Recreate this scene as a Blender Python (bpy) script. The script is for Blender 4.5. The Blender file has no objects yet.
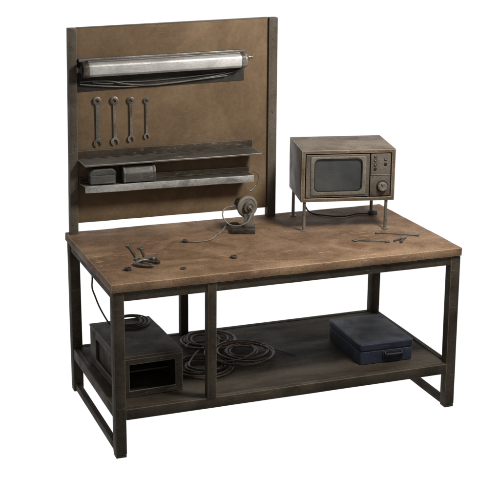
import bpy, bmesh, math, random
from mathutils import Vector, Matrix
R = math.radians; PI = math.pi
rnd = random.Random(7)
scene = bpy.context.scene
COL = scene.collection

# ------------------------------------------------------------------ materials
def nd(nt, typ, **kw):
    n = nt.nodes.new(typ)
    for k, v in kw.items(): setattr(n, k, v)
    return n

def mat(name, base, dark, light=None, rough=.6, metal=0.0, scale=6.0, stretch=(1, 1, 1), bump=.15, spec=.25,
        wear=None, wear_amt=.7, fine=60.0, scratch=.0, rust=None, rust_amt=0.0, edge=.004, speck=0.0, contrast=1.0, grain=.75):
    """grimy painted / raw surface: large stains, fine grain, scratches, rubbed edges"""
    m = bpy.data.materials.new(name); m.use_nodes = True
    nt = m.node_tree; nt.nodes.clear(); L = nt.links.new
    out = nd(nt, 'ShaderNodeOutputMaterial'); b = nd(nt, 'ShaderNodeBsdfPrincipled')
    L(b.outputs[0], out.inputs[0])
    tc = nd(nt, 'ShaderNodeTexCoord'); mp = nd(nt, 'ShaderNodeMapping'); mp.inputs['Scale'].default_value = stretch
    oi = nd(nt, 'ShaderNodeObjectInfo')
    ad = nd(nt, 'ShaderNodeVectorMath', operation='ADD')
    L(tc.outputs['Object'], ad.inputs[0])
    rv = nd(nt, 'ShaderNodeCombineXYZ'); 
    mu = nd(nt, 'ShaderNodeMath', operation='MULTIPLY'); L(oi.outputs['Random'], mu.inputs[0]); mu.inputs[1].default_value = 13.7
    L(mu.outputs[0], rv.inputs[0]); L(mu.outputs[0], rv.inputs[2])
    L(rv.outputs[0], ad.inputs[1]); L(ad.outputs[0], mp.inputs[0])
    def noise(s, det=8, r=.6, src=mp, dist=0.0):
        n = nd(nt, 'ShaderNodeTexNoise'); n.inputs['Scale'].default_value = s; n.inputs['Detail'].default_value = det
        n.inputs['Roughness'].default_value = r; n.inputs['Distortion'].default_value = dist
        L(src.outputs[0], n.inputs['Vector']); return n
    def ramp(src, a, c, ca=(0, 0, 0, 1), cc=(1, 1, 1, 1)):
        r_ = nd(nt, 'ShaderNodeValToRGB'); r_.color_ramp.elements[0].position = a; r_.color_ramp.elements[1].position = c
        r_.color_ramp.elements[0].color = ca; r_.color_ramp.elements[1].color = cc
        L(src, r_.inputs[0]); return r_
    def mix(f, a, c, mode='MIX', fac=None):
        x = nd(nt, 'ShaderNodeMix', data_type='RGBA', blend_type=mode)
        if f is not None: L(f, x.inputs[0])
        else: x.inputs[0].default_value = fac
        for i, v in ((6, a), (7, c)):
            if isinstance(v, tuple): x.inputs[i].default_value = (*v, 1)
            else: L(v, x.inputs[i])
        return x.outputs[2]
    n1 = noise(scale, 10, .65, dist=.4); n2 = noise(fine, 6, .7); n3 = noise(scale * .33, 4, .6, dist=.8)
    half = .12 / contrast
    c = mix(ramp(n1.outputs[0], .5 - half, .5 + half).outputs[0], dark, base)
    if light: c = mix(ramp(n3.outputs[0], .44, .66).outputs[0], c, light)
    g = ramp(n2.outputs[0], .25, .75, (.45, .45, .45, 1), (1.5, 1.5, 1.5, 1))
    c = mix(None, c, g.outputs[0], 'MULTIPLY', grain)
    if rust:
        n4 = noise(scale * 1.7, 9, .75)
        c = mix(ramp(n4.outputs[0], .62 - rust_amt * .2, .75).outputs[0], c, rust)
    if speck:
        v = nd(nt, 'ShaderNodeTexVoronoi'); v.inputs['Scale'].default_value = 30; L(ad.outputs[0], v.inputs['Vector'])
        sp = ramp(v.outputs['Distance'], .05, .09, (1, 1, 1, 1), (0, 0, 0, 1))
        sel = ramp(v.outputs['Color'], .62, .66)
        mm = nd(nt, 'ShaderNodeMath', operation='MULTIPLY'); L(sp.outputs[0], mm.inputs[0]); L(sel.outputs[0], mm.inputs[1])
        m2 = nd(nt, 'ShaderNodeMath', operation='MULTIPLY'); L(mm.outputs[0], m2.inputs[0]); m2.inputs[1].default_value = speck
        c = mix(m2.outputs[0], c, tuple(x * .25 for x in dark))
    h = n2.outputs[0]
    if scratch:
        mp2 = nd(nt, 'ShaderNodeMapping'); mp2.inputs['Scale'].default_value = (1, 9, 9); mp2.inputs['Rotation'].default_value = (.3, .2, .5)
        L(ad.outputs[0], mp2.inputs[0])
        n5 = noise(14, 3, .5, mp2, 1.2)
        sc = ramp(n5.outputs[0], .615, .66)
        mk = ramp(noise(3.0, 3).outputs[0], .5, .62)
        mm = nd(nt, 'ShaderNodeMath', operation='MULTIPLY'); L(sc.outputs[0], mm.inputs[0]); L(mk.outputs[0], mm.inputs[1])
        m2 = nd(nt, 'ShaderNodeMath', operation='MULTIPLY'); L(mm.outputs[0], m2.inputs[0]); m2.inputs[1].default_value = scratch
        c = mix(m2.outputs[0], c, wear or light or base)
        n6 = noise(21, 5, .6, mp2, 2.0)
        dk = ramp(n6.outputs[0], .32, .37, (1, 1, 1, 1), (0, 0, 0, 1))
        m3 = nd(nt, 'ShaderNodeMath', operation='MULTIPLY'); L(dk.outputs[0], m3.inputs[0]); m3.inputs[1].default_value = min(1, scratch * 1.3)
        c = mix(m3.outputs[0], c, tuple(x * .55 for x in dark))
        # crisp flaked patches
        n7 = noise(scale * 5, 12, .8, dist=.2)
        fk = ramp(n7.outputs[0], .60, .625)
        m4 = nd(nt, 'ShaderNodeMath', operation='MULTIPLY'); L(fk.outputs[0], m4.inputs[0]); m4.inputs[1].default_value = scratch * .8
        c = mix(m4.outputs[0], c, light or wear)
    if wear:
        bv = nd(nt, 'ShaderNodeBevel', samples=6); bv.inputs[0].default_value = edge
        ge = nd(nt, 'ShaderNodeNewGeometry'); dt = nd(nt, 'ShaderNodeVectorMath', operation='DOT_PRODUCT')
        L(bv.outputs[0], dt.inputs[0]); L(ge.outputs['Normal'], dt.inputs[1])
        er = ramp(dt.outputs['Value'], .90, .997, (1, 1, 1, 1), (0, 0, 0, 1))
        wn = ramp(noise(16, 8, .8).outputs[0], .26, .46)
        mm = nd(nt, 'ShaderNodeMath', operation='MULTIPLY'); L(er.outputs[0], mm.inputs[0]); L(wn.outputs[0], mm.inputs[1])
        m2 = nd(nt, 'ShaderNodeMath', operation='MULTIPLY'); L(mm.outputs[0], m2.inputs[0]); m2.inputs[1].default_value = wear_amt
        c = mix(m2.outputs[0], c, wear)
    L(c, b.inputs['Base Color'])
    rr = nd(nt, 'ShaderNodeMapRange'); L(n1.outputs[0], rr.inputs[0]); rr.inputs[1].default_value = .3; rr.inputs[2].default_value = .7
    rr.inputs[3].default_value = min(1, rough + .14); rr.inputs[4].default_value = max(.05, rough - .1)
    L(rr.outputs[0], b.inputs['Roughness'])
    b.inputs['Metallic'].default_value = metal; b.inputs['Specular IOR Level'].default_value = spec
    bp = nd(nt, 'ShaderNodeBump'); bp.inputs['Strength'].default_value = bump; bp.inputs['Distance'].default_value = .003
    add = nd(nt, 'ShaderNodeMath', operation='ADD'); L(n2.outputs[0], add.inputs[0]); L(n1.outputs[0], add.inputs[1])
    L(add.outputs[0], bp.inputs['Height']); L(bp.outputs[0], b.inputs['Normal'])
    return m

M = {}
M['top'] = mat('worn_brown_worktop', (.205, .126, .074), (.118, .069, .039), (.29, .190, .118), .62, scale=9, fine=120, grain=.9, contrast=.75, stretch=(.85, 1.15, 1),
               bump=.45, spec=.16, wear=(.62, .47, .32), wear_amt=1.0, scratch=.85, edge=.006, speck=1.0, rust=(.16, .072, .034), rust_amt=.2)
M['top_side'] = M['top']
M['board'] = mat('stained_brown_hardboard', (.158, .106, .062), (.108, .073, .043), (.205, .143, .088), .7, scratch=.25, scale=4.2, fine=55, contrast=.6, grain=.35, bump=.15, spec=.15,
                 wear=(.25, .18, .11), wear_amt=.5, speck=.35, edge=.003)
M['frame'] = mat('dark_bench_steel', (.054, .044, .032), (.031, .025, .018), (.080, .066, .049), .65, scale=9, fine=110, bump=.3, spec=.18,
                 wear=(.26, .215, .16), wear_amt=.9, rust=(.070, .042, .022), rust_amt=.3, edge=.006, scratch=.3)
M['post'] = mat('panel_post_steel', (.082, .066, .049), (.050, .040, .030), (.108, .089, .068), .6, scale=7, fine=100, bump=.25, spec=.3,
                wear=(.27, .225, .17), wear_amt=.8, edge=.005, scratch=.25)
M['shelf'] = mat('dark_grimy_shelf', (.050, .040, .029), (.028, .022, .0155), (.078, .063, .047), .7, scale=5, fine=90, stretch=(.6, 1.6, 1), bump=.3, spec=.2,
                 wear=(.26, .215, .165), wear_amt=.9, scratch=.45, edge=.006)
M['tray'] = mat('dull_tray_metal', (.10, .092, .080), (.05, .045, .038), (.16, .15, .135), .5, .35, scale=8, fine=120, stretch=(.5, 2, 2), bump=.25, spec=.4,
                wear=(.62, .59, .55), wear_amt=.95, scratch=.5, edge=.005)
M['tray_bright'] = mat('scuffed_bare_metal_lip', (.34, .34, .335), (.16, .16, .155), (.52, .52, .51), .45, .3, scale=11, fine=120, stretch=(.8, 1.6, 1.6), bump=.3, spec=.5,
                       wear=(.6, .6, .58), wear_amt=.8, scratch=.6, edge=.003, rust=(.13, .09, .06), rust_amt=.3)
M['alu'] = mat('scuffed_aluminium', (.52, .52, .515), (.33, .33, .325), (.68, .68, .67), .42, .4, scale=9, fine=130, grain=.45, stretch=(.7, 1.4, 1.4), bump=.25, spec=.5,
               wear=(.85, .85, .84), wear_amt=.8, scratch=.5, edge=.003, speck=.5, contrast=.8)
M['hood'] = mat('lamp_hood_metal', (.15, .145, .135), (.08, .076, .07), (.21, .20, .185), .5, .4, scale=9, fine=110, bump=.25, spec=.4,
                wear=(.42, .41, .39), wear_amt=.7, edge=.003)
M['plate'] = mat('dark_mounting_plate', (.028, .025, .022), (.017, .015, .013), (.042, .038, .033), .6, scale=7, fine=90, bump=.2, spec=.3,
                 wear=(.10, .09, .075), wear_amt=.5, edge=.003)
M['steel'] = mat('old_tool_steel', (.17, .155, .135), (.07, .062, .052), (.27, .25, .22), .42, .6, scale=25, fine=180, bump=.2, spec=.4,
                 wear=(.5, .47, .42), wear_amt=.8, rust=(.09, .05, .03), rust_amt=.3, edge=.0015)
M['steel_dark'] = mat('blackened_tool_steel', (.085, .075, .064), (.038, .033, .028), (.13, .118, .10), .48, .5, scale=25, fine=180, bump=.2, spec=.35,
                      wear=(.30, .27, .235), wear_amt=.7, rust=(.06, .036, .022), rust_amt=.4, edge=.0015)
M['box'] = mat('grey_tin', (.088, .083, .077), (.038, .035, .032), (.14, .133, .125), .5, .35, scale=12, fine=120, stretch=(.6, 2, 2), bump=.3, spec=.35,
               wear=(.30, .29, .27), wear_amt=.7, scratch=.5, edge=.004)
M['mw'] = mat('brown_oven_enamel', (.135, .100, .068), (.075, .054, .036), (.20, .155, .11), .5, scale=6, fine=90, bump=.22, spec=.35,
              wear=(.46, .38, .29), wear_amt=.9, scratch=.4, edge=.006, speck=.4, rust=(.07, .042, .025), rust_amt=.2)
M['mw_top'] = M['mw']
M['mw_face'] = mat('oven_face_enamel', (.115, .098, .080), (.070, .058, .046), (.150, .130, .106), .5, scale=9, fine=120, bump=.2, spec=.35,
                   wear=(.30, .26, .21), wear_amt=.7, edge=.002)
M['mw_trim'] = mat('oven_window_trim', (.185, .165, .14), (.11, .096, .08), (.24, .22, .19), .45, .2, scale=12, fine=120, bump=.2, spec=.4,
                   wear=(.42, .38, .32), wear_amt=.7, edge=.002)
M['mw_black'] = mat('dark_recess', (.022, .019, .016), (.012, .010, .009), None, .6, scale=9, fine=90, bump=.1, spec=.3)
M['glass'] = mat('dusty_dark_glass', (.050, .054, .055), (.030, .032, .034), (.075, .079, .079), .34, scale=5, fine=200, bump=.05, spec=.55, speck=0)
M['leg'] = mat('oven_leg_metal', (.21, .19, .16), (.12, .105, .088), (.28, .26, .22), .4, .5, scale=14, fine=120, bump=.15, spec=.4, wear=(.45, .42, .37), wear_amt=.5, edge=.001)
M['crate'] = mat('dark_crate_steel', (.060, .050, .038), (.034, .028, .021), (.090, .077, .060), .6, scale=7, fine=100, bump=.28, spec=.2,
                 wear=(.28, .24, .19), wear_amt=.9, scratch=.4, edge=.006)
M['blue'] = mat('navy_toolbox_paint', (.026, .033, .058), (.015, .019, .032), (.040, .050, .084), .5, scale=7, fine=120, bump=.3, spec=.3,
                wear=(.15, .17, .24), wear_amt=.8, scratch=.35, edge=.006)
M['blue_dark'] = mat('toolbox_fittings', (.024, .027, .034), (.014, .015, .019), (.036, .040, .048), .5, .3, scale=16, fine=120, bump=.2, spec=.35,
                     wear=(.13, .135, .15), wear_amt=.7, edge=.002)
M['cable'] = mat('black_rubber_cable', (.042, .035, .028), (.025, .021, .017), (.062, .052, .042), .5, scale=25, fine=150, bump=.1, spec=.4)
M['grey_cable'] = mat('grey_lamp_cable', (.085, .08, .072), (.05, .046, .042), (.12, .115, .105), .45, scale=25, fine=150, bump=.1, spec=.45)
M['pale_cable'] = mat('pale_grinder_cord', (.20, .188, .165), (.12, .11, .095), (.26, .245, .215), .45, scale=25, fine=150, bump=.1, spec=.4)
M['hose'] = mat('brown_black_hose', (.078, .054, .038), (.036, .026, .019), (.115, .082, .060), .5, scale=18, fine=150, bump=.2, spec=.4)
M['hose_b'] = M['hose']
M['wheel'] = mat('grinding_wheel_grit', (.175, .155, .130), (.11, .096, .08), (.22, .20, .17), .75, scale=12, fine=260, bump=.5, spec=.2)

# ------------------------------------------------------------------ mesh helpers
class MB:
    def __init__(s): s.bm = bmesh.new()
    def box(s, x0, x1, y0, y1, z0, z1, mtx=None, bev=0.0, seg=2, taper=None):
        r = bmesh.ops.create_cube(s.bm, size=1)
        vs = r['verts']
        for v in vs:
            v.co = Vector(((x0 + x1) / 2 + v.co.x * (x1 - x0), (y0 + y1) / 2 + v.co.y * (y1 - y0), (z0 + z1) / 2 + v.co.z * (z1 - z0)))
        if bev:
            es = list({e for v in vs for e in v.link_edges})
            rr = bmesh.ops.bevel(s.bm, geom=es, offset=bev, segments=seg, affect='EDGES', profile=.5)
            vs = list({v for f in rr['faces'] for v in f.verts} | {v for v in vs if v.is_valid})
        if mtx: bmesh.ops.transform(s.bm, matrix=mtx, verts=vs)
        return vs
    def prism(s, prof, a, b, axis='x', mtx=None):
        """prof: 2d outline; extruded from a to b along axis"""
        def P(u, v, t):
            return {'x': (t, u, v), 'y': (u, t, v), 'z': (u, v, t)}[axis]
        va = [s.bm.verts.new(P(u, v, a)) for u, v in prof]; vb = [s.bm.verts.new(P(u, v, b)) for u, v in prof]
        n = len(prof)
        s.bm.faces.new(va); s.bm.faces.new(vb[::-1])
        for i in range(n): s.bm.faces.new((va[i], vb[i], vb[(i + 1) % n], va[(i + 1) % n]))
        if mtx: bmesh.ops.transform(s.bm, matrix=mtx, verts=va + vb)
        return va + vb
    def lathe(s, prof, mtx=None, n=40):
        """prof: (radius, z) list, spun about z"""
        rings = []; new = []
        for r, z in prof:
            if r < 1e-6:
                v = s.bm.verts.new((0, 0, z)); rings.append([v]); new.append(v)
            else:
                ring = [s.bm.verts.new((r * math.cos(2 * PI * i / n), r * math.sin(2 * PI * i / n), z)) for i in range(n)]
                rings.append(ring); new += ring
        for A, B in zip(rings, rings[1:]):
            for i in range(n):
                j = (i + 1) % n
                if len(A) == 1 and len(B) == 1: continue
                if len(A) == 1: s.bm.faces.new((A[0], B[j], B[i]))
                elif len(B) == 1: s.bm.faces.new((A[i], A[j], B[0]))
                else: s.bm.faces.new((A[i], A[j], B[j], B[i]))
        if mtx: bmesh.ops.transform(s.bm, matrix=mtx, verts=new)
        return new
    def tube(s, pts, r, n=10, closed=False, smooth=4, flat=1.0):
        pts = [Vector(p) for p in pts]
        if smooth: pts = spline(pts, smooth, closed)
        N = len(pts); rings = []; up = None
        for i, p in enumerate(pts):
            if closed: t = pts[(i + 1) % N] - pts[i - 1]
            else: t = pts[min(i + 1, N - 1)] - pts[max(i - 1, 0)]
            t.normalize()
            if up is None:
                up = Vector((0, 0, 1)) if abs(t.z) < .9 else Vector((0, 1, 0))
            a = t.cross(up)
            if a.length < 1e-4: a = t.cross(Vector((1, 0, 0)))
            a.normalize(); b = a.cross(t).normalized(); up = b
            rr = r(i / (N - 1)) if callable(r) else r
            rings.append([s.bm.verts.new(p + a * (rr * math.cos(2 * PI * k / n)) + b * (rr * flat * math.sin(2 * PI * k / n))) for k in range(n)])
        for i in range(N - (0 if closed else 1)):
            A, B = rings[i], rings[(i + 1) % N]
            for k in range(n): s.bm.faces.new((A[k], A[(k + 1) % n], B[(k + 1) % n], B[k]))
        if not closed:
            s.bm.faces.new(rings[0][::-1]); s.bm.faces.new(rings[-1])
    def build(s, name, material, parent=None, bev=0.0, seg=2, smooth=True, sub=0, wob=0.0):
        bm = s.bm
        bmesh.ops.recalc_face_normals(bm, faces=bm.faces)
        if bev:
            es = [e for e in bm.edges if len(e.link_faces) == 2 and e.calc_face_angle(0) > R(25)]
            bmesh.ops.bevel(bm, geom=es, offset=bev, segments=seg, affect='EDGES', profile=.6, clamp_overlap=True)
        if sub:
            long_cut(bm, sub)
        if wob:
            from mathutils import noise as N_
            for v in bm.verts:
                v.co += N_.noise_vector(v.co * 7) * wob + N_.noise_vector(v.co * 31) * wob * .5
        me = bpy.data.meshes.new(name); bm.to_mesh(me); bm.free()
        me.materials.append(material)
        if smooth:
            for p in me.polygons: p.use_smooth = True
            try: me.set_sharp_from_angle(angle=R(35))
            except Exception: pass
        o = bpy.data.objects.new(name, me); COL.objects.link(o)
        if parent: o.parent = parent
        return o

def long_cut(bm, size):
    for it in range(8):
        es = [e for e in bm.edges if e.calc_length() > size]
        if not es: break
        bmesh.ops.subdivide_edges(bm, edges=es, cuts=1, use_grid_fill=True)

def spline(pts, k, closed=False):
    out = []; N = len(pts)
    rng = range(N if closed else N - 1)
    for i in rng:
        p0 = pts[i - 1] if (closed or i > 0) else pts[0] * 2 - pts[1]
        p1 = pts[i]; p2 = pts[(i + 1) % N]
        p3 = pts[(i + 2) % N] if (closed or i + 2 < N) else p2 * 2 - p1
        for j in range(k):
            t = j / k
            out.append(.5 * ((2 * p1) + (p2 - p0) * t + (2 * p0 - 5 * p1 + 4 * p2 - p3) * t * t + (3 * p1 - p0 - 3 * p2 + p3) * t ** 3))
    if not closed: out.append(pts[-1])
    return out

def tag(o, label, cat, group=None):
    o['label'] = label; o['category'] = cat
    if group: o['group'] = group
    return o
def thing(name, label, cat, loc=(0, 0, 0), rz=0.0, group=None):
    o = bpy.data.objects.new(name, None); COL.objects.link(o); o.location = loc; o.rotation_euler = (0, 0, rz)
    o.empty_display_size = .05
    return tag(o, label, cat, group)
def T(x=0, y=0, z=0): return Matrix.Translation((x, y, z))
def align(dirv):
    return Vector((0, 0, 1)).rotation_difference(Vector(dirv).normalized()).to_matrix().to_4x4()
def rrect(x0, x1, z0, z1, r, n=6):
    o = []
    for cx, cz, a in ((x1 - r, z1 - r, 0), (x0 + r, z1 - r, 90), (x0 + r, z0 + r, 180), (x1 - r, z0 + r, 270)):
        for i in range(n + 1):
            t = R(a + 90 * i / n); o.append((cx + r * math.cos(t), cz + r * math.sin(t)))
    return o

# ------------------------------------------------------------------ workbench
W, D, H = 1.89, .96, .90
SZ = .2474
bench = thing('workbench', 'long workbench with worn brown top, dark steel frame, lower shelf and tall brown back panel', 'workbench')
m = MB(); m.box(0, W, 0, D, H - .044, H, bev=.005, seg=2)
m.build('tabletop', M['top'], bench, sub=.05, wob=.0018)

LW = .056
fr = M['frame']
def bar(x0, x1, y0, y1, z0, z1, name, material=fr, parent=bench, bev=.003, wob=.0006):
    mm = MB(); mm.box(x0, x1, y0, y1, z0, z1, bev=bev, seg=2)
    return mm.build(name, material, parent, sub=.12, wob=wob)
AT = H - .0475
for x0, y0 in ((.008, .008), (W - .008 - LW, .008), (.008, D - .008 - LW), (W - .008 - LW, D - .008 - LW)):
    lg = bar(x0, x0 + LW, y0, y0 + LW, .012, AT, 'leg', bev=.004)
    if x0 > 1 and y0 < .1:
        for v in lg.data.vertices: v.co.x += .004 + .012 * (1 - v.co.z / H)
    f = MB(); f.box(x0 + (.016 if x0 > 1 and y0 < .1 else 0) + .001, x0 + (.016 if x0 > 1 and y0 < .1 else 0) + LW - .001, y0 + .001, y0 + LW - .001, -.004, .0115, bev=.004)
    f.build('foot_cap', M['cable'], lg)
bar(.483, .483 + .047, .006, .052, SZ + .0035, AT, 'middle_post')
bar(.635, .635 + .045, D - .055, D - .012, SZ + .0035, AT, 'middle_post')
# aprons under the top
ia = .008 + LW + .001
bar(ia, .482, .012, .040, AT - .045, AT - .001, 'apron'); bar(.531, W - ia + .006, .012, .040, AT - .045, AT - .001, 'apron')
bar(ia, .634, D - .040, D - .012, AT - .042, AT - .001, 'apron'); bar(.681, W - ia, D - .040, D - .012, AT - .042, AT - .001, 'apron')
bar(.014, .040, ia, D - ia, AT - .042, AT - .001, 'apron'); bar(W - .040, W - .014, ia, D - ia, AT - .042, AT - .001, 'apron')
# lower shelf: sheet with downturned rim
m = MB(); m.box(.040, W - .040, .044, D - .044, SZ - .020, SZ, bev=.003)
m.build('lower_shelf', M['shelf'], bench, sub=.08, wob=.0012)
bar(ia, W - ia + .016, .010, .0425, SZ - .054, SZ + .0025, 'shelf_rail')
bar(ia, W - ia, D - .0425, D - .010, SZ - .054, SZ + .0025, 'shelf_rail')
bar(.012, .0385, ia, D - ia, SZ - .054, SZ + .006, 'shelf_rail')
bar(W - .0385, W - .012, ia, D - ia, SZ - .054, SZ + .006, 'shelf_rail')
# floor rails at both ends
for x0 in (.018, W - .018 - .030):
    bar(x0, x0 + .030, ia, D - ia, .006, .044, 'floor_rail')

# back panel and posts
PY = .915
def lean_post(xb, xt, zt, w, name='panel_post'):
    mm = MB(); vs = mm.box(0, w, PY - .014, PY + .030, H - .030, zt, bev=.003)
    for v in vs: v.co.x += xb + (xt - xb) * (v.co.z - H) / (zt - H)
    return mm.build(name, M['post'], bench, sub=.12, wob=.0006)
pl = lean_post(.018, .040, 1.994, .044)
pr = lean_post(1.151, 1.147, 2.016, .050)
pr.name = 'panel_post'
m = MB()
pts = [(.0635, .957), (1.1495, .9525), (1.1455, 2.014), (.0855, 1.992)]
def quad_slab(mm, q, y0, y1):
    mm.prism(q, y0, y1, 'y')
quad_slab(m, pts, PY + .004, PY + .018)
bp = m.build('back_panel', M['board'], bench, bev=.0015, sub=.06, wob=.0012)
m = MB(); m.prism([(.0855, 1.9925), (.0855, 1.9955), (1.1455, 2.0175), (1.1455, 2.0145)], PY + .000, PY + .024, 'y')
m.build('top_trim', M['post'], bench, bev=.0012)
for x, z in ((.035, 1.08), (.040, 1.38), (.047, 1.72), (1.172, 1.10), (1.172, 1.50), (1.170, 1.90)):
    m = MB(); m.lathe([(0, .0035), (.003, .003), (.0045, .001), (.0048, 0)], T(x + .016 * (x < 1), PY - .0135, z) @ Matrix.Rotation(PI / 2, 4, 'X'), 14)
    m.build('screw', M['steel_dark'], pl if x < 1 else pr)

PF = PY + .003        # front face of panel
# upper tray shelf: back strip and thin sloped tray
def skew(vs, dz, x0, x1):
    for v in vs: v.co.z += dz * (v.co.x - x0) / (x1 - x0)
def tray(name, xb0, xb1, xf0, xf1, zb, zf, strip, lip, dzr, mstrip, mtray):
    """strip on the panel, tray sheet projecting out with a lip"""
    mm = MB(); vs = mm.box(xb0, xb1, PF - .012, PF - .0005, zb + .002, zb + strip, bev=.0015); skew(vs, dzr, xb0, xb1)
    root = mm.build(name, mstrip, bench, sub=.08, wob=.0006)
    bm = MB(); b = bm.bm
    yb, yf, th = PF - .013, PF - .100, .004
    P = [(xb0, yb, zb), (xb1, yb, zb + dzr), (xf1, yf, zf + dzr), (xf0, yf, zf)]
    a = [b.verts.new(p) for p in P]; c = [b.verts.new((p[0], p[1], p[2] - th)) for p in P]
    b.faces.new(a); b.faces.new(c[::-1])
    for i in range(4): b.faces.new((a[i], c[i], c[(i + 1) % 4], a[(i + 1) % 4]))
    bm.build('tray', mtray[0], root, bev=.001, sub=.05, wob=.0014)
    lm = MB(); vs = lm.box(xf0, xf1, yf - .009, yf - .0005, zf - lip, zf + .002, bev=.002); skew(vs, dzr, xf0, xf1)
    lm.build('lip', mtray[1], root, sub=.03, wob=.0016)
    return root
tray('wall_shelf', .070, 1.059, .085, 1.078, 1.308, 1.292, .044, .007, .000, M['shelf'], (M['tray'], M['tray']))
tray('wall_shelf', .075, 1.040, .084, 1.031, 1.178, 1.180, .030, .036, -.010, M['shelf'], (M['tray'], M['tray_bright']))

# ------------------------------------------------------------------ lamp fixture on the panel
lamp = thing('tube_lamp', 'long scuffed aluminium strip lamp on a dark plate at the top of the panel', 'lamp', (.08, PF, 1.66))
def LO(v): return (v[0] - .08, v[1] - PF, v[2] - 1.66)
def lamp_part(bm_, name, ma, parent=lamp, **kw):
    bmesh.ops.translate(bm_.bm, verts=bm_.bm.verts, vec=(-.08, -PF, -1.66))
    return bm_.build(name, ma, parent, **kw)
m = MB(); m.prism([(.079, 1.664), (1.007, 1.684), (1.001, 1.850), (.083, 1.834)], PF - .005, PF - .0008, 'y')
lamp_part(m, 'mounting_plate', M['plate'], bev=.001, sub=.08, wob=.0006)
m = MB(); vs = m.box(.088, 1.000, PF - .030, PF - .0055, 1.822, 1.838, bev=.003); skew(vs, .0145, .088, 1.0)
lamp_part(m, 'top_rail', M['hood'], sub=.08, wob=.0006)
prof = [(PF - .006, 1.818), (PF - .060, 1.822), (PF - .088, 1.812), (PF - .092, 1.804), (PF - .092, 1.762), (PF - .080, 1.749), (PF - .006, 1.744)]
SK = .0145
m = MB(); vs = m.prism(prof, .122, .968, 'x'); skew(vs, SK, .088, 1.0)
body = lamp_part(m, 'housing', M['alu'], bev=.002, sub=.05, wob=.0008)
m = MB(); vs = m.box(.128, .962, PF - .062, PF - .030, 1.8235, 1.829, bev=.001); skew(vs, SK, .088, 1.0)
lamp_part(m, 'hood', M['hood'])
def grow(p, k, cy=PF - .045, cz=1.783): return [(cy + (y - cy) * k if y < PF - .02 else y, cz + (z - cz) * k) for y, z in p]
m = MB(); vs = m.prism(grow(prof, 1.07), .097, .1285, 'x'); skew(vs, SK, .088, 1.0)
lamp_part(m, 'end_cap', M['steel_dark'], bev=.003)
m = MB(); vs = m.prism(grow(prof, 1.09), .964, .984, 'x'); skew(vs, SK, .088, 1.0)
ec = lamp_part(m, 'end_cap', M['hood'], bev=.003)
m = MB(); m.prism([(PF - .006, 1.850), (PF - .058, 1.836), (PF - .074, 1.812), (PF - .074, 1.772), (PF - .05, 1.762), (PF - .006, 1.775)], .986, 1.004, 'x')
lamp_part(m, 'bracket', M['hood'], bev=.003)
m = MB(); m.lathe([(0, 0), (.011, 0), (.0125, .003), (.0125, .010), (.007, .013), (.0065, .022), (.009, .024), (.008, .030), (0, .031)], T(1.0035, PF - .062, 1.816) @ Matrix.Rotation(PI / 2, 4, 'Y'), 18)
lamp_part(m, 'knob', M['leg'])
m = MB(); m.lathe([(0, 0), (.019, 0), (.021, .003), (.021, .008), (.013, .011), (.012, .021), (.016, .024), (.015, .030), (0, .031)], T(.0975, PF - .055, 1.784) @ Matrix.Rotation(-PI / 2, 4, 'Y'), 18)
lamp_part(m, 'knob', M['steel_dark'])
c1 = [(.092, 1.705), (.1987, 1.6925), (.3331, 1.6815), (.4699, 1.684), (.6087, 1.692), (.7494, 1.7038), (.892, 1.7231), (.975, 1.740)]
c2 = [(.092, 1.7183), (.1567, 1.7202), (.2529, 1.7153), (.3335, 1.698), (.4424, 1.6850), (.5529, 1.6867), (.6929, 1.6980), (.8347, 1.7096), (.90, 1.716)]
c3 = [(.16, 1.7105), (.2538, 1.7011), (.3081, 1.7083), (.4168, 1.7044), (.527, 1.7072), (.6384, 1.7126), (.7511, 1.7201), (.8938, 1.7304)]
for pp, dy in ((c1, .016), (c2, .022), (c3, .012)):
    m = MB(); m.tube([(x, PF - dy - .003 * math.sin(x * 9), z) for x, z in pp], .0036, 8)
    lamp_part(m, 'cable', M['grey_cable'])

# ------------------------------------------------------------------ wrenches
def wrench_mesh(name, Ln, rr, th=.005, sw=None, jaw=None, double_open=False):
    """ring at origin end (0,0), open jaw at (0,-Ln); flat in XY, thickness z, built from a ring, a shank and a jaw"""
    sw = sw or rr * .74; jaw = jaw or rr * 1.05
    mm = MB(); n = 28; ri = rr * .42
    # ring
    prof = [(ri, 0), (rr * .9, 0), (rr, th * .2), (rr, th * .8), (rr * .9, th), (ri + .0004, th), (ri, th * .9), (ri, 0)]
    mm.lathe(prof[:-1] + [(ri, 0)], None, n)
    # jaw: hex-ish C outline
    j = jaw; cy = -Ln
    out = []
    for a in range(-52, 233, 15): out.append((j * math.cos(R(a)), cy + j * math.sin(R(a))))
    # slot from below, slightly skewed
    w = j * .46
    ins = [(-w * 1.05, cy - j * .80), (-w, cy + j * .05), (-w * .5, cy + j * .42), (w * .5, cy + j * .42), (w, cy + j * .05), (w * 1.05, cy - j * .80)]
    out += ins
    tw = Matrix.Translation((0, cy, 0)) @ Matrix.Rotation(R(15), 4, 'Z') @ Matrix.Translation((0, -cy, 0))
    # build as quads: fan between outer arc and slot
    m1 = MB.prism(mm, out, .0002, th - .0002, 'z', tw)
    # shank
    sh = th * .66; y0 = -rr * .8; y1 = -Ln + j * .72
    mm.prism([(-sw / 2, y0), (-sw / 2 * .86, (y0 + y1) / 2), (-sw / 2, y1), (sw / 2, y1), (sw / 2 * .86, (y0 + y1) / 2), (sw / 2, y0)], (th - sh) / 2, (th + sh) / 2, 'z')
    b = mm.bm
    bmesh.ops.triangulate(b, faces=[f for f in b.faces if len(f.verts) > 6])
    return mm.build(name, M['steel'], None, bev=0)

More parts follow.
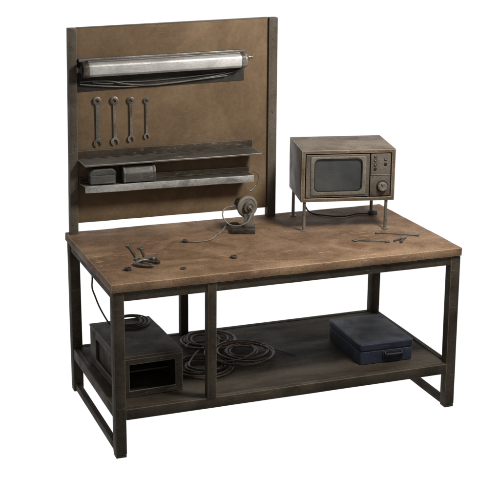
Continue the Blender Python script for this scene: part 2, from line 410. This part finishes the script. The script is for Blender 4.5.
WR = [(.1835, 1.6115, .0225, .224), (.2770, 1.6085, .0225, .218), (.3660, 1.6055, .0195, .206), (.4525, 1.6000, .0165, .192)]
wl = ['largest wrench hanging on the panel, leftmost in the row of four',
      'wrench hanging second from left in the row of four on the panel',
      'mid-sized wrench hanging third from left in the row on the panel',
      'smallest wrench hanging on the panel, rightmost in the row of four']
for (x, z, rr, Ln), lab in zip(WR, wl):
    o = wrench_mesh('wrench', Ln, rr, .006, jaw=rr * 1.02)
    # flat in XZ plane facing -Y
    o.rotation_euler = (PI / 2, 0, R(rnd.uniform(-.5, .5))); o.location = (x, PF - .004, z)
    tag(o, lab, 'wrench', 'wrenches hung in a row on the back panel')
    m = MB(); m.lathe([(0, .020), (.0045, .019), (.0050, .016), (.0034, .014), (.0034, 0)], T(x, PF, z + rr * .45 - .002) @ Matrix.Rotation(PI / 2, 4, 'X'), 12)
    m.build('peg', M['steel_dark'], bp)

# ------------------------------------------------------------------ tins on the lower wall shelf
ZT = 1.183
t1 = thing('tin_box', 'small low grey tin box with chamfered lid on the lower wall shelf', 'box', (.186, PF - .052, ZT), R(-2), 'grey tins on the lower wall shelf')
m = MB(); m.prism([(-.068, .001), (.068, .001), (.068, .050), (-.068, .050)], -.040, .034, 'y'); m.build('body', M['box'], t1, bev=.006, seg=3, sub=.03, wob=.0012)
m = MB(); m.prism([(-.072, .048), (.072, .048), (.070, .066), (.050, .082), (-.050, .082), (-.070, .066)], -.043, .037, 'y'); m.build('lid', M['box'], t1, bev=.006, seg=3, sub=.03, wob=.0014)
t2 = thing('tin_canister', 'longer grey round-topped canister lying right of the small tin box', 'canister', (.388, PF - .052, ZT), R(-1), 'grey tins on the lower wall shelf')
prof = [(-.045, 0.001), (.040, .001)] + [(.040, .050)] + [(.040 * math.cos(R(a)), .052 + .043 * math.sin(R(a))) for a in range(15, 180, 15)] + [(-.045, .05)]
m = MB(); m.prism([(y - .001, z * .97) for y, z in prof], -.088, .074, 'x'); m.build('body', M['box'], t2, bev=.004, seg=2, sub=.03, wob=.0014)
for a, b_ in ((-.092, -.080), (.070, .086)):
    m = MB(); m.prism([(-.001 + (y) * 1.06, .0006 + z * 1.0) for y, z in prof], a, b_, 'x'); m.build('rim', M['box'], t2, bev=.004, seg=2)

# ------------------------------------------------------------------ bench grinder
g = thing('bench_grinder', 'small metal bench grinder on a square foot with a looping cord, below the wall shelves', 'grinder', (.915, .665, H + .001), -.335)
m = MB(); m.box(-.064, .064, -.058, .052, 0, .030, bev=.0035); m.build('base', M['steel_dark'], g, sub=.03, wob=.0008)
m = MB(); m.box(.004, .058, -.022, .028, .0295, .105, bev=.003)
m.build('pedestal', M['wheel'], g, sub=.03, wob=.0006)
ax = Vector((.42, -.91, .0)).normalized()     # in grinder space
AM = T(.018, .010, .138) @ align(ax)
m = MB(); m.lathe([(0, -.088), (.026, -.087), (.036, -.078), (.038, -.066), (.038, -.012), (.034, -.004), (0, -.003)], AM, 32)
for k in range(12):
    a = k * PI / 6
    m.box(.0375, .0405, -.002, .002, -.066, -.016, AM @ Matrix.Rotation(a, 4, 'Z'))
mot = m.build('motor', M['steel_dark'], g)
m = MB(); m.lathe([(0, 0), (.052, 0), (.0585, .003), (.060, .009), (.0595, .014), (.055, .018), (.046, .0205), (.043, .0175), (0, .0175)], AM @ T(0, 0, -.002), 48)
m.build('grinding_wheel', M['wheel'], g)
m = MB(); m.lathe([(0, .016), (.029, .016), (.031, .019), (.031, .032), (.028, .036), (.020, .0365), (.0185, .033), (.0, .033)], AM, 36)
fl = m.build('flange', M['steel'], g)
m = MB(); m.lathe([(0, .0325), (.0145, .0325), (.015, .041), (.012, .046), (.007, .048), (.0065, .056), (0, .057)], AM, 20)
m.build('spindle', M['steel'], fl)
tip = AM @ Vector((0, 0, .054))
# cord loop: hangs from the spindle boss round to the motor
def GL(w):   # world -> grinder space
    v = Vector(w) - Vector(g.location); a = -(-.335)
    return Vector((v.x * math.cos(a) - v.y * math.sin(a), v.x * math.sin(a) + v.y * math.cos(a), v.z))
loopw = [(.9434, .62, 1.0100), (.9250, .612, .9720), (.8800, .615, .9500), (.8300, .635, .9530), (.8020, .655, .9800), (.8000, .675, 1.008), (.826, .700, 1.030), (.862, .735, 1.035)]
m = MB(); m.tube([tip, tip + ax * .008 + Vector((0, 0, -.002))] + [GL(p) for p in loopw[:-1]] + [AM @ Vector((0, 0, -.050)) + Vector((-.030, -.014, -.004)), AM @ Vector((0, 0, -.050))], .0034, 10, smooth=6)
m.build('cord', M['pale_cable'], g)
cw = [(.905, .7, .934), (.872, .735, .930), (.846, .74, .921), (.822, .715, .911), (.785, .668, .9065), (.7424, .6183, .9055), (.7000, .566, .9055), (.6500, .541, .9055), (.600, .5450, .9055), (.566, .5590, .9065)]
m = MB(); m.tube([GL(p) for p in cw], .0036, 10, smooth=6); m.build('cord', M['pale_cable'], g)
m = MB(); m.tube([GL(p) for p in ((.900, .705, .934), (.872, .735, .930), (.848, .741, .922))], lambda t: .0085 - .003 * t, 12, smooth=3); m.build('strain_relief', M['steel_dark'], g)
pd = GL((.566, .559, .907)); pe = GL((.535, .575, .907)); dv = (pe - pd).normalized()
m = MB(); PMt = T(*pd) @ align(dv)
m.lathe([(0, 0), (.005, 0), (.0095, .008), (.0105, .014), (.0105, .026), (.009, .028), (0, .028)], PMt, 16)
pg = m.build('plug', M['cable'], g)
m = MB()
for s_ in (-1, 1): m.lathe([(0, .027), (.0018, .027), (.0018, .044), (0, .0455)], PMt @ T(0, s_ * .005, 0), 8)
m.build('prong', M['steel'], pg)
uw = [(.965, .80, 1.078), (1.0051, .80, 1.0865), (1.0197, .80, 1.0945), (1.0402, .805, 1.1154), (1.0535, .81, 1.1342), (1.062, .815, 1.1618), (1.0512, .82, 1.1796), (1.032, .832, 1.190)]
uw[0] = (.958, .745, 1.066)
m = MB(); m.tube([GL(p) for p in uw], .0028, 10, smooth=6); m.build('cord', M['grey_cable'], g)
m = MB(); m.tube([GL(p) for p in uw[1:4]], lambda t: .0065 - .002 * t, 12, smooth=3); m.build('strain_relief', M['steel'], g)

# ------------------------------------------------------------------ microwave
MW, MD, MH, MZ = .516, .360, .283, .164
mw = thing('microwave_oven', 'old brown microwave oven with dark window and dial, raised on thin metal legs', 'microwave', (1.2045, .5529, H + .001), -.2181)
def skewbox(mm, front, back):
    """front/back: (x0,x1,z0,z1,y)"""
    vs = []
    for x0, x1, z0, z1, y in (front, back):
        vs.append([mm.bm.verts.new(p) for p in ((x0, y, z0), (x1, y, z0), (x1, y, z1), (x0, y, z1))])
    return vs
m = MB()
# shell: hollow front recess
x0, x1, z0, z1 = 0, MW, MZ, MZ + MH
t = .020
o = [(x0, z0), (x1, z0), (x1, z1), (x0, z1)]
i = [(x0 + t, z0 + t), (x1 - t, z0 + t), (x1 - t, z1 - t * .9), (x0 + t, z1 - t * .9)]
b = m.bm
A = [b.verts.new((p[0], 0, p[1])) for p in o]; B = [b.verts.new((p[0], 0, p[1])) for p in i]; C_ = [b.verts.new((p[0], .016, p[1])) for p in i]
Bk = [b.verts.new((p[0] , MD, p[1] + (0.004 if k_ > 1 else 0))) for k_, p in enumerate(o)]
for k in range(4):
    j = (k + 1) % 4
    b.faces.new((A[k], A[j], B[j], B[k])); b.faces.new((B[k], B[j], C_[j], C_[k])); b.faces.new((A[k], Bk[k], Bk[j], A[j]))
b.faces.new(C_); b.faces.new(Bk[::-1])
shell = m.build('casing', M['mw'], mw, bev=.0035, seg=2, sub=.06, wob=.0014)
# dark back of recess
m = MB(); m.box(t + .001, MW - t - .001, .0125, .0155, z0 + t + .001, z1 - t - .001); m.build('face_plate', M['mw_black'], mw)
# door
dx0, dx1, dz0, dz1 = .025, .372, z0 + .026, z1 - .024
def ring_prism(mm, outer, inner, y0, y1):
    b = mm.bm; n = len(outer)
    rows = []
    for pr_, y in ((outer, y1), (outer, y0), (inner, y0), (inner, y1)):
        rows.append([b.verts.new((p[0], y, p[1])) for p in pr_])
    for r_ in range(3):
        for k in range(n):
            j = (k + 1) % n; b.faces.new((rows[r_][k], rows[r_][j], rows[r_ + 1][j], rows[r_ + 1][k]))
m = MB(); ring_prism(m, rrect(dx0, dx1, dz0, dz1, .004), rrect(.052, .350, z0 + .040, z1 - .036, .004), -.001, .012)
door = m.build('door', M['mw_face'], mw, bev=.0012, seg=1)
m = MB(); ring_prism(m, rrect(.050, .352, z0 + .038, z1 - .034, .006), rrect(.068, .334, z0 + .056, z1 - .045, .028), -.006, .010)
m.build('window_frame', M['mw_trim'], door, bev=.0015, seg=2)
m = MB(); ring_prism(m, rrect(.0682, .3338, z0 + .0562, z1 - .0452, .028), rrect(.073, .329, z0 + .061, z1 - .050, .025), -.0035, .010)
m.build('gasket', M['mw_black'], door)
m = MB(); m.prism(rrect(.0715, .3305, z0 + .0595, z1 - .0485, .026), .0045, .008, 'y'); m.build('window', M['glass'], door)
# controls
cx0, cx1 = .380, MW - .027
m = MB(); m.box(cx0, cx1, .001, .012, z0 + .146, z1 - .024, bev=.0015); cp = m.build('control_panel', M['mw_face'], mw)
m = MB(); m.box(cx0, cx1, .001, .012, z0 + .027, z0 + .140, bev=.0015); dp = m.build('dial_panel', M['mw_face'], mw)
m = MB(); m.box(cx0, cx1, -.0015, .011, z0 + .1412, z0 + .1448, bev=.0006); m.build('trim_strip', M['mw_trim'], mw)
for bx, col_ in ((.404, 4), (.460, 2)):
    for k in range(col_):
        bz = (z1 - .037 - k * .0235) if col_ == 4 else (z1 - .055 - k * .027)
        m = MB(); RM = T(bx, .001, bz) @ Matrix.Rotation(PI / 2, 4, 'X')
        m.lathe([(.0084, 0), (.0086, .002), (.0073, .0025), (.0066, .0008)], RM, 18); bz_ = m.build('button', M['mw_black'], cp)
        m = MB(); m.lathe([(0, .0052), (.0036, .0050), (.0050, .0037), (.0054, .0), (.0, 0)], RM, 16); m.build('button_cap', M['mw_trim'] if (k % 2 == 0 or col_ == 4 and k == 1) else M['mw_black'], bz_)
m = MB(); KM = T(.446, .001, z0 + .080) @ Matrix.Rotation(PI / 2, 4, 'X')
m.lathe([(.033, 0), (.033, .003), (.029, .0045), (0, .0045)], KM, 36); kb = m.build('knob', M['mw_black'], dp)
m = MB(); m.lathe([(0, .004), (.025, .004), (.0255, .008), (.0235, .022), (.0215, .0245), (.013, .0250), (.0115, .023), (0, .023)], KM, 36)
for k in range(18): m.box(.0235, .0262, -.0013, .0013, .006, .020, KM @ Matrix.Rotation(k * PI / 9, 4, 'Z'))
m.build('knob_grip', M['mw_trim'], kb)
m = MB(); m.box(-.0016, .0016, .004, .0225, .0235, .0262, KM @ Matrix.Rotation(R(35), 4, 'Z')); m.build('pointer', M['mw_black'], kb)
for sx, sz in ((cx0 + .008, z0 + .035), (cx1 - .010, z0 + .035), (cx0 + .010, z0 + .132)):
    m = MB(); m.lathe([(0, .0015), (.003, .0012), (.0034, 0)], T(sx, .001, sz) @ Matrix.Rotation(PI / 2, 4, 'X'), 12); m.build('screw', M['mw_black'], dp)
# legs
for lx, ly in ((.022, .018), (MW - .040, .018), (.022, MD - .022), (MW - .040, MD - .022)):
    m = MB(); m.lathe([(0, .0), (.017, .0), (.0175, .003), (.010, .0045), (.0092, .008), (.0085, .15), (.0095, MZ + .002), (0, MZ + .002)], T(lx, ly, 0), 20)
    m.build('leg', M['leg'], mw)
# undertray and power cord behind
m = MB(); m.box(.05, MW - .05, .05, MD - .04, MZ - .008, MZ - .001, bev=.002); m.build('underside_plate', M['mw_black'], mw)
m = MB(); m.tube([(.10, MD + .003, MZ + .05), (.09, MD + .035, .10), (.12, MD + .02, .012), (.20, MD - .06, .006), (.30, MD - .09, .006), (.38, MD - .05, .006), (.46, MD - .045, .006)], .0042, 8, smooth=6)
m.build('cord', M['cable'], mw)
m = MB(); m.box(.455, .505, MD - .062, MD - .03, .0, .024, bev=.004); m.build('plug', M['cable'], mw)

# ------------------------------------------------------------------ tools lying on the worktop
def lay(o, a, b_, z=H + .0022):
    """ring at a, jaw towards b"""
    d = Vector((b_[0] - a[0], b_[1] - a[1])); ang = math.atan2(d.y, d.x) + PI / 2
    o.location = (a[0], a[1], z); o.rotation_euler = (0, 0, ang)
o = wrench_mesh('wrench', .235, .0165, .006, sw=.013, jaw=.019); lay(o, (.2510, .5842), (.2315, .3295))
tag(o, 'longer wrench lying left on the worktop, its end under the open clamp jaw', 'wrench', 'wrenches lying on the left of the worktop')
o = wrench_mesh('wrench', .190, .0150, .006, sw=.011, jaw=.017); lay(o, (.2995, .5272), (.2721, .3354)); 
tag(o, 'shorter wrench lying right beside the longer one, behind the clamp jaw', 'wrench', 'wrenches lying on the left of the worktop')
cl = thing('ring_spanner_clamp', 'curved steel clamp jaw lying open across the two wrenches on the worktop', 'clamp', (.245, .262, H + .0085))
m = MB()
arc = [(.040, .036), (.010, .040), (-.025, .030), (-.048, .006), (-.046, -.022), (-.022, -.046), (.010, -.062), (.026, -.068)]
m.tube([(x, y, .003) for x, y in arc], lambda t: .0100 if t < .85 else .0100 - (t - .85) * .02, 12, smooth=5, flat=.75)
m.build('jaw', M['steel'], cl)
m = MB(); m.tube([(.030, .036, .006), (.055, .020, .008), (.062, -.002, .006), (.050, -.022, .003)], .0075, 12, smooth=5, flat=.8)
m.tube([(-.012, .022, .004), (.020, .006, .005), (.045, -.016, .004)], .0055, 10, smooth=4)
m.build('hook', M['steel_dark'], cl)
m = MB(); m.lathe([(0, .020), (.006, .0195), (.009, .016), (.009, -.004), (0, -.004)], T(.046, .018, 0), 16); m.build('pivot', M['steel'], cl)

def nut(x, y, r, h, lab, rz, washer=False, tilt=0, name='nut'):
    mm = MB(); n = 6 if not washer else 28; ri = r * .52
    outer = [(r * math.cos(2 * PI * k / n), r * math.sin(2 * PI * k / n)) for k in range(n)]
    inner = [(ri * math.cos(2 * PI * k / n), ri * math.sin(2 * PI * k / n)) for k in range(n)]
    b = mm.bm; rows = []
    for pr_, z in ((outer, 0), (outer, h), (inner, h), (inner, 0)): rows.append([b.verts.new((p[0], p[1], z)) for p in pr_])
    for q in range(4):
        for k in range(n):
            j = (k + 1) % n; b.faces.new((rows[q][k], rows[q][j], rows[(q + 1) % 4][j], rows[(q + 1) % 4][k]))
    o = mm.build(name, M['steel_dark'], None, bev=min(.0015, h * .2), seg=2)
    o.location = (x, y, H + .0025); o.rotation_euler = (tilt, 0, rz)
    return tag(o, lab, 'washer' if washer else 'nut', 'loose nuts and washers on the worktop')
nut(.1380, .1990, .0200, .011, 'chunky dark hex nut near the front left corner of the worktop', .3)
nut(.3030, .2540, .0165, .013, 'hex nut touching the right end of the open clamp jaw', .9)
nut(.4003, .1305, .0150, .004, 'thin flat washer lying alone near the front edge, nearest the middle post', 0, True, name='washer')
nut(.6981, .2214, .0175, .010, 'thick ring nut lying alone in front of the grinder', .2, True, name='washer')

o = wrench_mesh('wrench', .172, .0165, .006, sw=.009, jaw=.014); lay(o, (1.4125, .2992), (1.5652, .2173))
tag(o, 'wrench lying in front of the microwave leg, nearest the front edge, ring end left', 'wrench', 'tools lying on the right of the worktop')
o = wrench_mesh('wrench', .215, .0150, .006, sw=.009, jaw=.013); lay(o, (1.5900, .3895), (1.7779, .2732)); 
tag(o, 'longest wrench on the right of the worktop, just behind the pliers', 'wrench', 'tools lying on the right of the worktop')
pli = thing('pliers', 'short dark pliers lying near the right end of the worktop', 'pliers', (1.655, .232, H + .003), R(38))
for s_ in (-1, 1):
    m = MB(); m.tube([(-.060, s_ * .017, .005), (-.035, s_ * .018, .005), (-.006, s_ * .004, .005), (.012, -s_ * .003, .006), (.020, -s_ * .005, .006)], lambda t: .0058 if t < .5 else .0050, 10, smooth=5, flat=.8)
    m.build('handle', M['steel_dark'], pli)
    m = MB(); m.prism([(.010, -s_ * .0008), (.050, -s_ * .0008), (.050, -s_ * .0045), (.030, -s_ * .010), (.010, -s_ * .009)], .001, .0105, 'z'); m.build('jaw', M['steel'], pli, bev=.001)
m = MB(); m.lathe([(0, .0145), (.006, .014), (.0105, .0115), (.0105, -.0), (0, 0)], T(.005, 0, 0), 20); m.build('pivot', M['steel'], pli)

# ------------------------------------------------------------------ open crate on the lower shelf
cr = thing('metal_crate', 'dark open-fronted steel crate standing at the left of the lower shelf', 'crate', (.0765, .154, SZ + .003), .035)
cw_, cd_, ch_ = .3285, .535, .215
wt = .013
m = MB(); m.box(-.002, cw_ + .002, -.003, cd_ + .002, ch_ - .014, ch_, bev=.003); m.build('top_panel', M['crate'], cr, sub=.05, wob=.0015)
m = MB(); m.box(0, cw_, 0, cd_, 0, .012, bev=.002); m.build('bottom_panel', M['crate'], cr, sub=.08, wob=.0008)
m = MB(); m.box(cw_ - wt, cw_, .001, cd_ - .001, .0125, ch_ - .0145, bev=.002); m.build('side_panel', M['crate'], cr, sub=.08, wob=.0008)
m = MB()   # left side with an opening
m.box(0, wt, .001, .055, .0125, ch_ - .0145, bev=.002); m.box(0, wt, cd_ - .10, cd_ - .001, .0125, ch_ - .0145, bev=.002)
m.box(0.001, wt - .001, .0551, cd_ - .1001, .0125, .045, bev=.001); m.box(0.001, wt - .001, .0551, cd_ - .1001, ch_ - .050, ch_ - .0145, bev=.001)
m.build('side_panel', M['crate'], cr)
m = MB(); m.box(wt + .001, cw_ - wt - .001, cd_ - .014, cd_ - .002, .0125, ch_ - .0145, bev=.001); m.build('back_panel', M['crate'], cr)
m = MB(); ring_prism(m, rrect(.0005, cw_ - .0005, .0005, ch_ - .0145, .002), rrect(.046, cw_ - .040, .032, ch_ - .044, .003), -.0045, .0005)
ring_prism(m, rrect(.003, cw_ - .003, .013, ch_ - .016, .002), rrect(.040, cw_ - .034, .027, ch_ - .038, .003), .0008, .0128)
m.build('front_frame', M['crate'], cr, bev=.0012, seg=1)
m = MB(); m.box(wt + .002, cw_ - wt - .002, cd_*.3, cd_ - .016, .060, .068, bev=.001); m.build('inner_shelf', M['crate'], cr)
m = MB(); m.box(wt + .002, wt + .008, .056, cd_ - .101, .013, ch_ - .016, bev=.001); m.build('opening_shade_sheet', M['frame'], cr)  # added dark sheet, stands in for the shade inside the left opening
cr_top = SZ + .003 + ch_

# cable: hangs down from the bench's left side and coils on the crate
hang = [(.036, .515, .800), (.033, .505, .770), (.030, .500, .7263), (.0437, .50, .6816), (.0633, .50, .6251), (.0904, .502, .5673), (.118, .508, .520), (.150, .520, .486)]
pts = list(hang)
cx, cy = .2607, .628
r_ = .066
zc = cr_top + .006
turns = 3.6
for k in range(int(turns * 18)):
    a = R(205) + k / 18 * 2 * PI
    rr_ = .110 - .016 * (k / 18) + .006 * math.sin(k * .7)
    pts.append((cx + .006 * math.sin(k * .13) + rr_ * math.cos(a), cy + rr_ * .98 * math.sin(a), zc + .0015 * (k / 18) ))
m = MB(); m.tube(pts, .0042, 8, smooth=3)
tag(m.build('hanging_cable', M['cable']), 'thin black cable hanging from under the worktop and coiled on top of the crate', 'cable')

# ------------------------------------------------------------------ coiled hose on lower shelf
hp = []
hz = SZ + .0085
keys = [(0, .590, .405), (4.6, .590, .400), (5.2, .735, .755), (9.4, .738, .752), (10.0, .868, .500), (14.0, .862, .498), (14.5, .800, .460), (15.3, .805, .462), (15.8, .868, .500), (17, .868, .500)]
def key(t):
    for a, b_ in zip(keys, keys[1:]):
        if t <= b_[0]:
            f_ = (t - a[0]) / (b_[0] - a[0]); f_ = f_ * f_ * (3 - 2 * f_)
            return a[1] + (b_[1] - a[1]) * f_, a[2] + (b_[2] - a[2]) * f_
    return keys[-1][1:]
TT = 16.0
for k in range(int(TT * 22) + 1):
    t_ = k / 22
    a = R(32) + (TT - t_) * 2 * PI
    kx, ky = key(t_)
    rr = .118 + .045 * math.sin(t_ * 2.05 + 1.1) + .010 * math.sin(t_ * 5.3) + .004 * math.sin(a * 3 + t_)
    if 14.4 < t_ < 15.5: rr = rr * (1 - min(1, (t_ - 14.4) * 3, (15.5 - t_) * 3)) + .195 * min(1, (t_ - 14.4) * 3, (15.5 - t_) * 3)
    if t_ > 15.5: rr = rr * (1 - (t_ - 15.5) * 2) + .145 * (t_ - 15.5) * 2
    hp.append((kx + rr * math.cos(a) + .007 * math.sin(int(t_) * 2.7) * math.sin(a + t_ * 1.3) + .006 * math.sin(t_ * 3.1), ky + .009 * math.sin(int(t_ + .5) * 4.1) * math.sin(PI * ((t_ + .5) % 1))  + rr * .95 * math.sin(a), hz + .0012 * t_ + .005 * (1 + math.sin(a * 1.0 + t_ * 2.3)) * .5))
hp += [(1.005, .555, hz + .010), (1.03, .54, hz), (1.08, .465, hz - .002), (1.125, .395, hz - .003)]
m = MB(); m.tube(hp, lambda t: .0060 if t < .975 else .0060 - (t - .975) * .14, 9, smooth=2)
tag(m.build('coiled_hose', M['hose']), 'brown-black hose coiled in three overlapping loops in the middle of the lower shelf', 'hose')

# ------------------------------------------------------------------ navy toolbox
tb = thing('toolbox', 'closed navy blue metal toolbox lying flat at the right of the lower shelf', 'toolbox', (1.391, .151, SZ + .003), -.034)
tw_, td_, th_ = .3159, .4357, .113
m = MB(); m.prism(rrect(.002, tw_ - .002, .002, td_ - .002, .018), 0, .070, 'z'); m.build('body', M['blue'], tb, bev=.004, seg=3, sub=.05, wob=.0012)
m = MB(); m.prism(rrect(.006, tw_ - .006, .006, td_ - .006, .018), .069, .0745, 'z'); m.build('seam', M['blue_dark'], tb)
m = MB(); m.prism(rrect(-.001, tw_ + .001, -.001, td_ + .001, .020), .074, th_, 'z'); lid = m.build('lid', M['blue'], tb, bev=.007, seg=4, sub=.05, wob=.0016)
m = MB(); m.box(tw_ * .42, tw_ * .80, -.0045, .0005, .022, .064, bev=.002); pl_ = m.build('handle_plate', M['blue_dark'], tb)
m = MB(); hx0, hx1 = tw_ * .46, tw_ * .76
m.tube([(hx0, -.006, .060), (hx0 - .001, -.013, .056), (hx0 + .008, -.017, .050), (hx1 - .008, -.017, .050), (hx1 + .001, -.013, .056), (hx1, -.006, .060)], .0042, 10, smooth=4)
m.tube([(hx0 + .012, -.0165, .050), ((hx0 + hx1) / 2, -.0175, .049), (hx1 - .012, -.0165, .050)], .0062, 12, smooth=4)
m.build('handle', M['blue_dark'], tb)


# ------------------------------------------------------------------ world: white studio surround, darker behind the camera
w = bpy.data.worlds.new('World'); scene.world = w; w.use_nodes = True
nt = w.node_tree; nt.nodes.clear(); L = nt.links.new
out = nd(nt, 'ShaderNodeOutputWorld'); bg = nd(nt, 'ShaderNodeBackground'); tc = nd(nt, 'ShaderNodeTexCoord')
dt = nd(nt, 'ShaderNodeVectorMath', operation='DOT_PRODUCT'); L(tc.outputs['Generated'], dt.inputs[0])
d = Vector((.346, .893, -.287)).normalized(); dt.inputs[1].default_value = d
rp = nd(nt, 'ShaderNodeValToRGB'); L(dt.outputs['Value'], rp.inputs[0])
e = rp.color_ramp.elements; e[0].position = .25; e[0].color = (.27, .262, .25, 1); e[1].position = .78; e[1].color = (1, 1, 1, 1)
L(rp.outputs[0], bg.inputs[0]); bg.inputs[1].default_value = 1.0; L(bg.outputs[0], out.inputs[0])

def area(name, loc, target, size, power, color=(1, .95, .88), sy=None):
    l = bpy.data.lights.new(name, 'AREA'); l.energy = power; l.size = size; l.color = color
    if sy: l.shape = 'RECTANGLE'; l.size_y = sy
    o = bpy.data.objects.new(name, l); COL.objects.link(o); o.location = loc
    o.rotation_euler = (Vector(target) - Vector(loc)).to_track_quat('-Z', 'Y').to_euler()
    return o
area('key_softbox', (1.70, -.75, 2.80), (.95, .45, .95), .50, 70)

# ------------------------------------------------------------------ camera
cam = bpy.data.cameras.new('camera'); co = bpy.data.objects.new('camera', cam); COL.objects.link(co); scene.camera = co
f = Vector((.34625019, .89297709, -.28758083)); rt = Vector((.93339432, -.35871415, .00996049)); up = Vector((.09426482, .27187513, .95770458))
co.matrix_world = Matrix(((rt.x, up.x, -f.x, -1.4107), (rt.y, up.y, -f.y, -5.4395), (rt.z, up.z, -f.z, 2.7568), (0, 0, 0, 1)))
cam.sensor_width = 36; cam.lens = 1250.674 / 500 * 36; cam.clip_end = 100
scene.view_settings.view_transform = 'Standard'; scene.view_settings.look = 'None'; scene.view_settings.exposure = 0
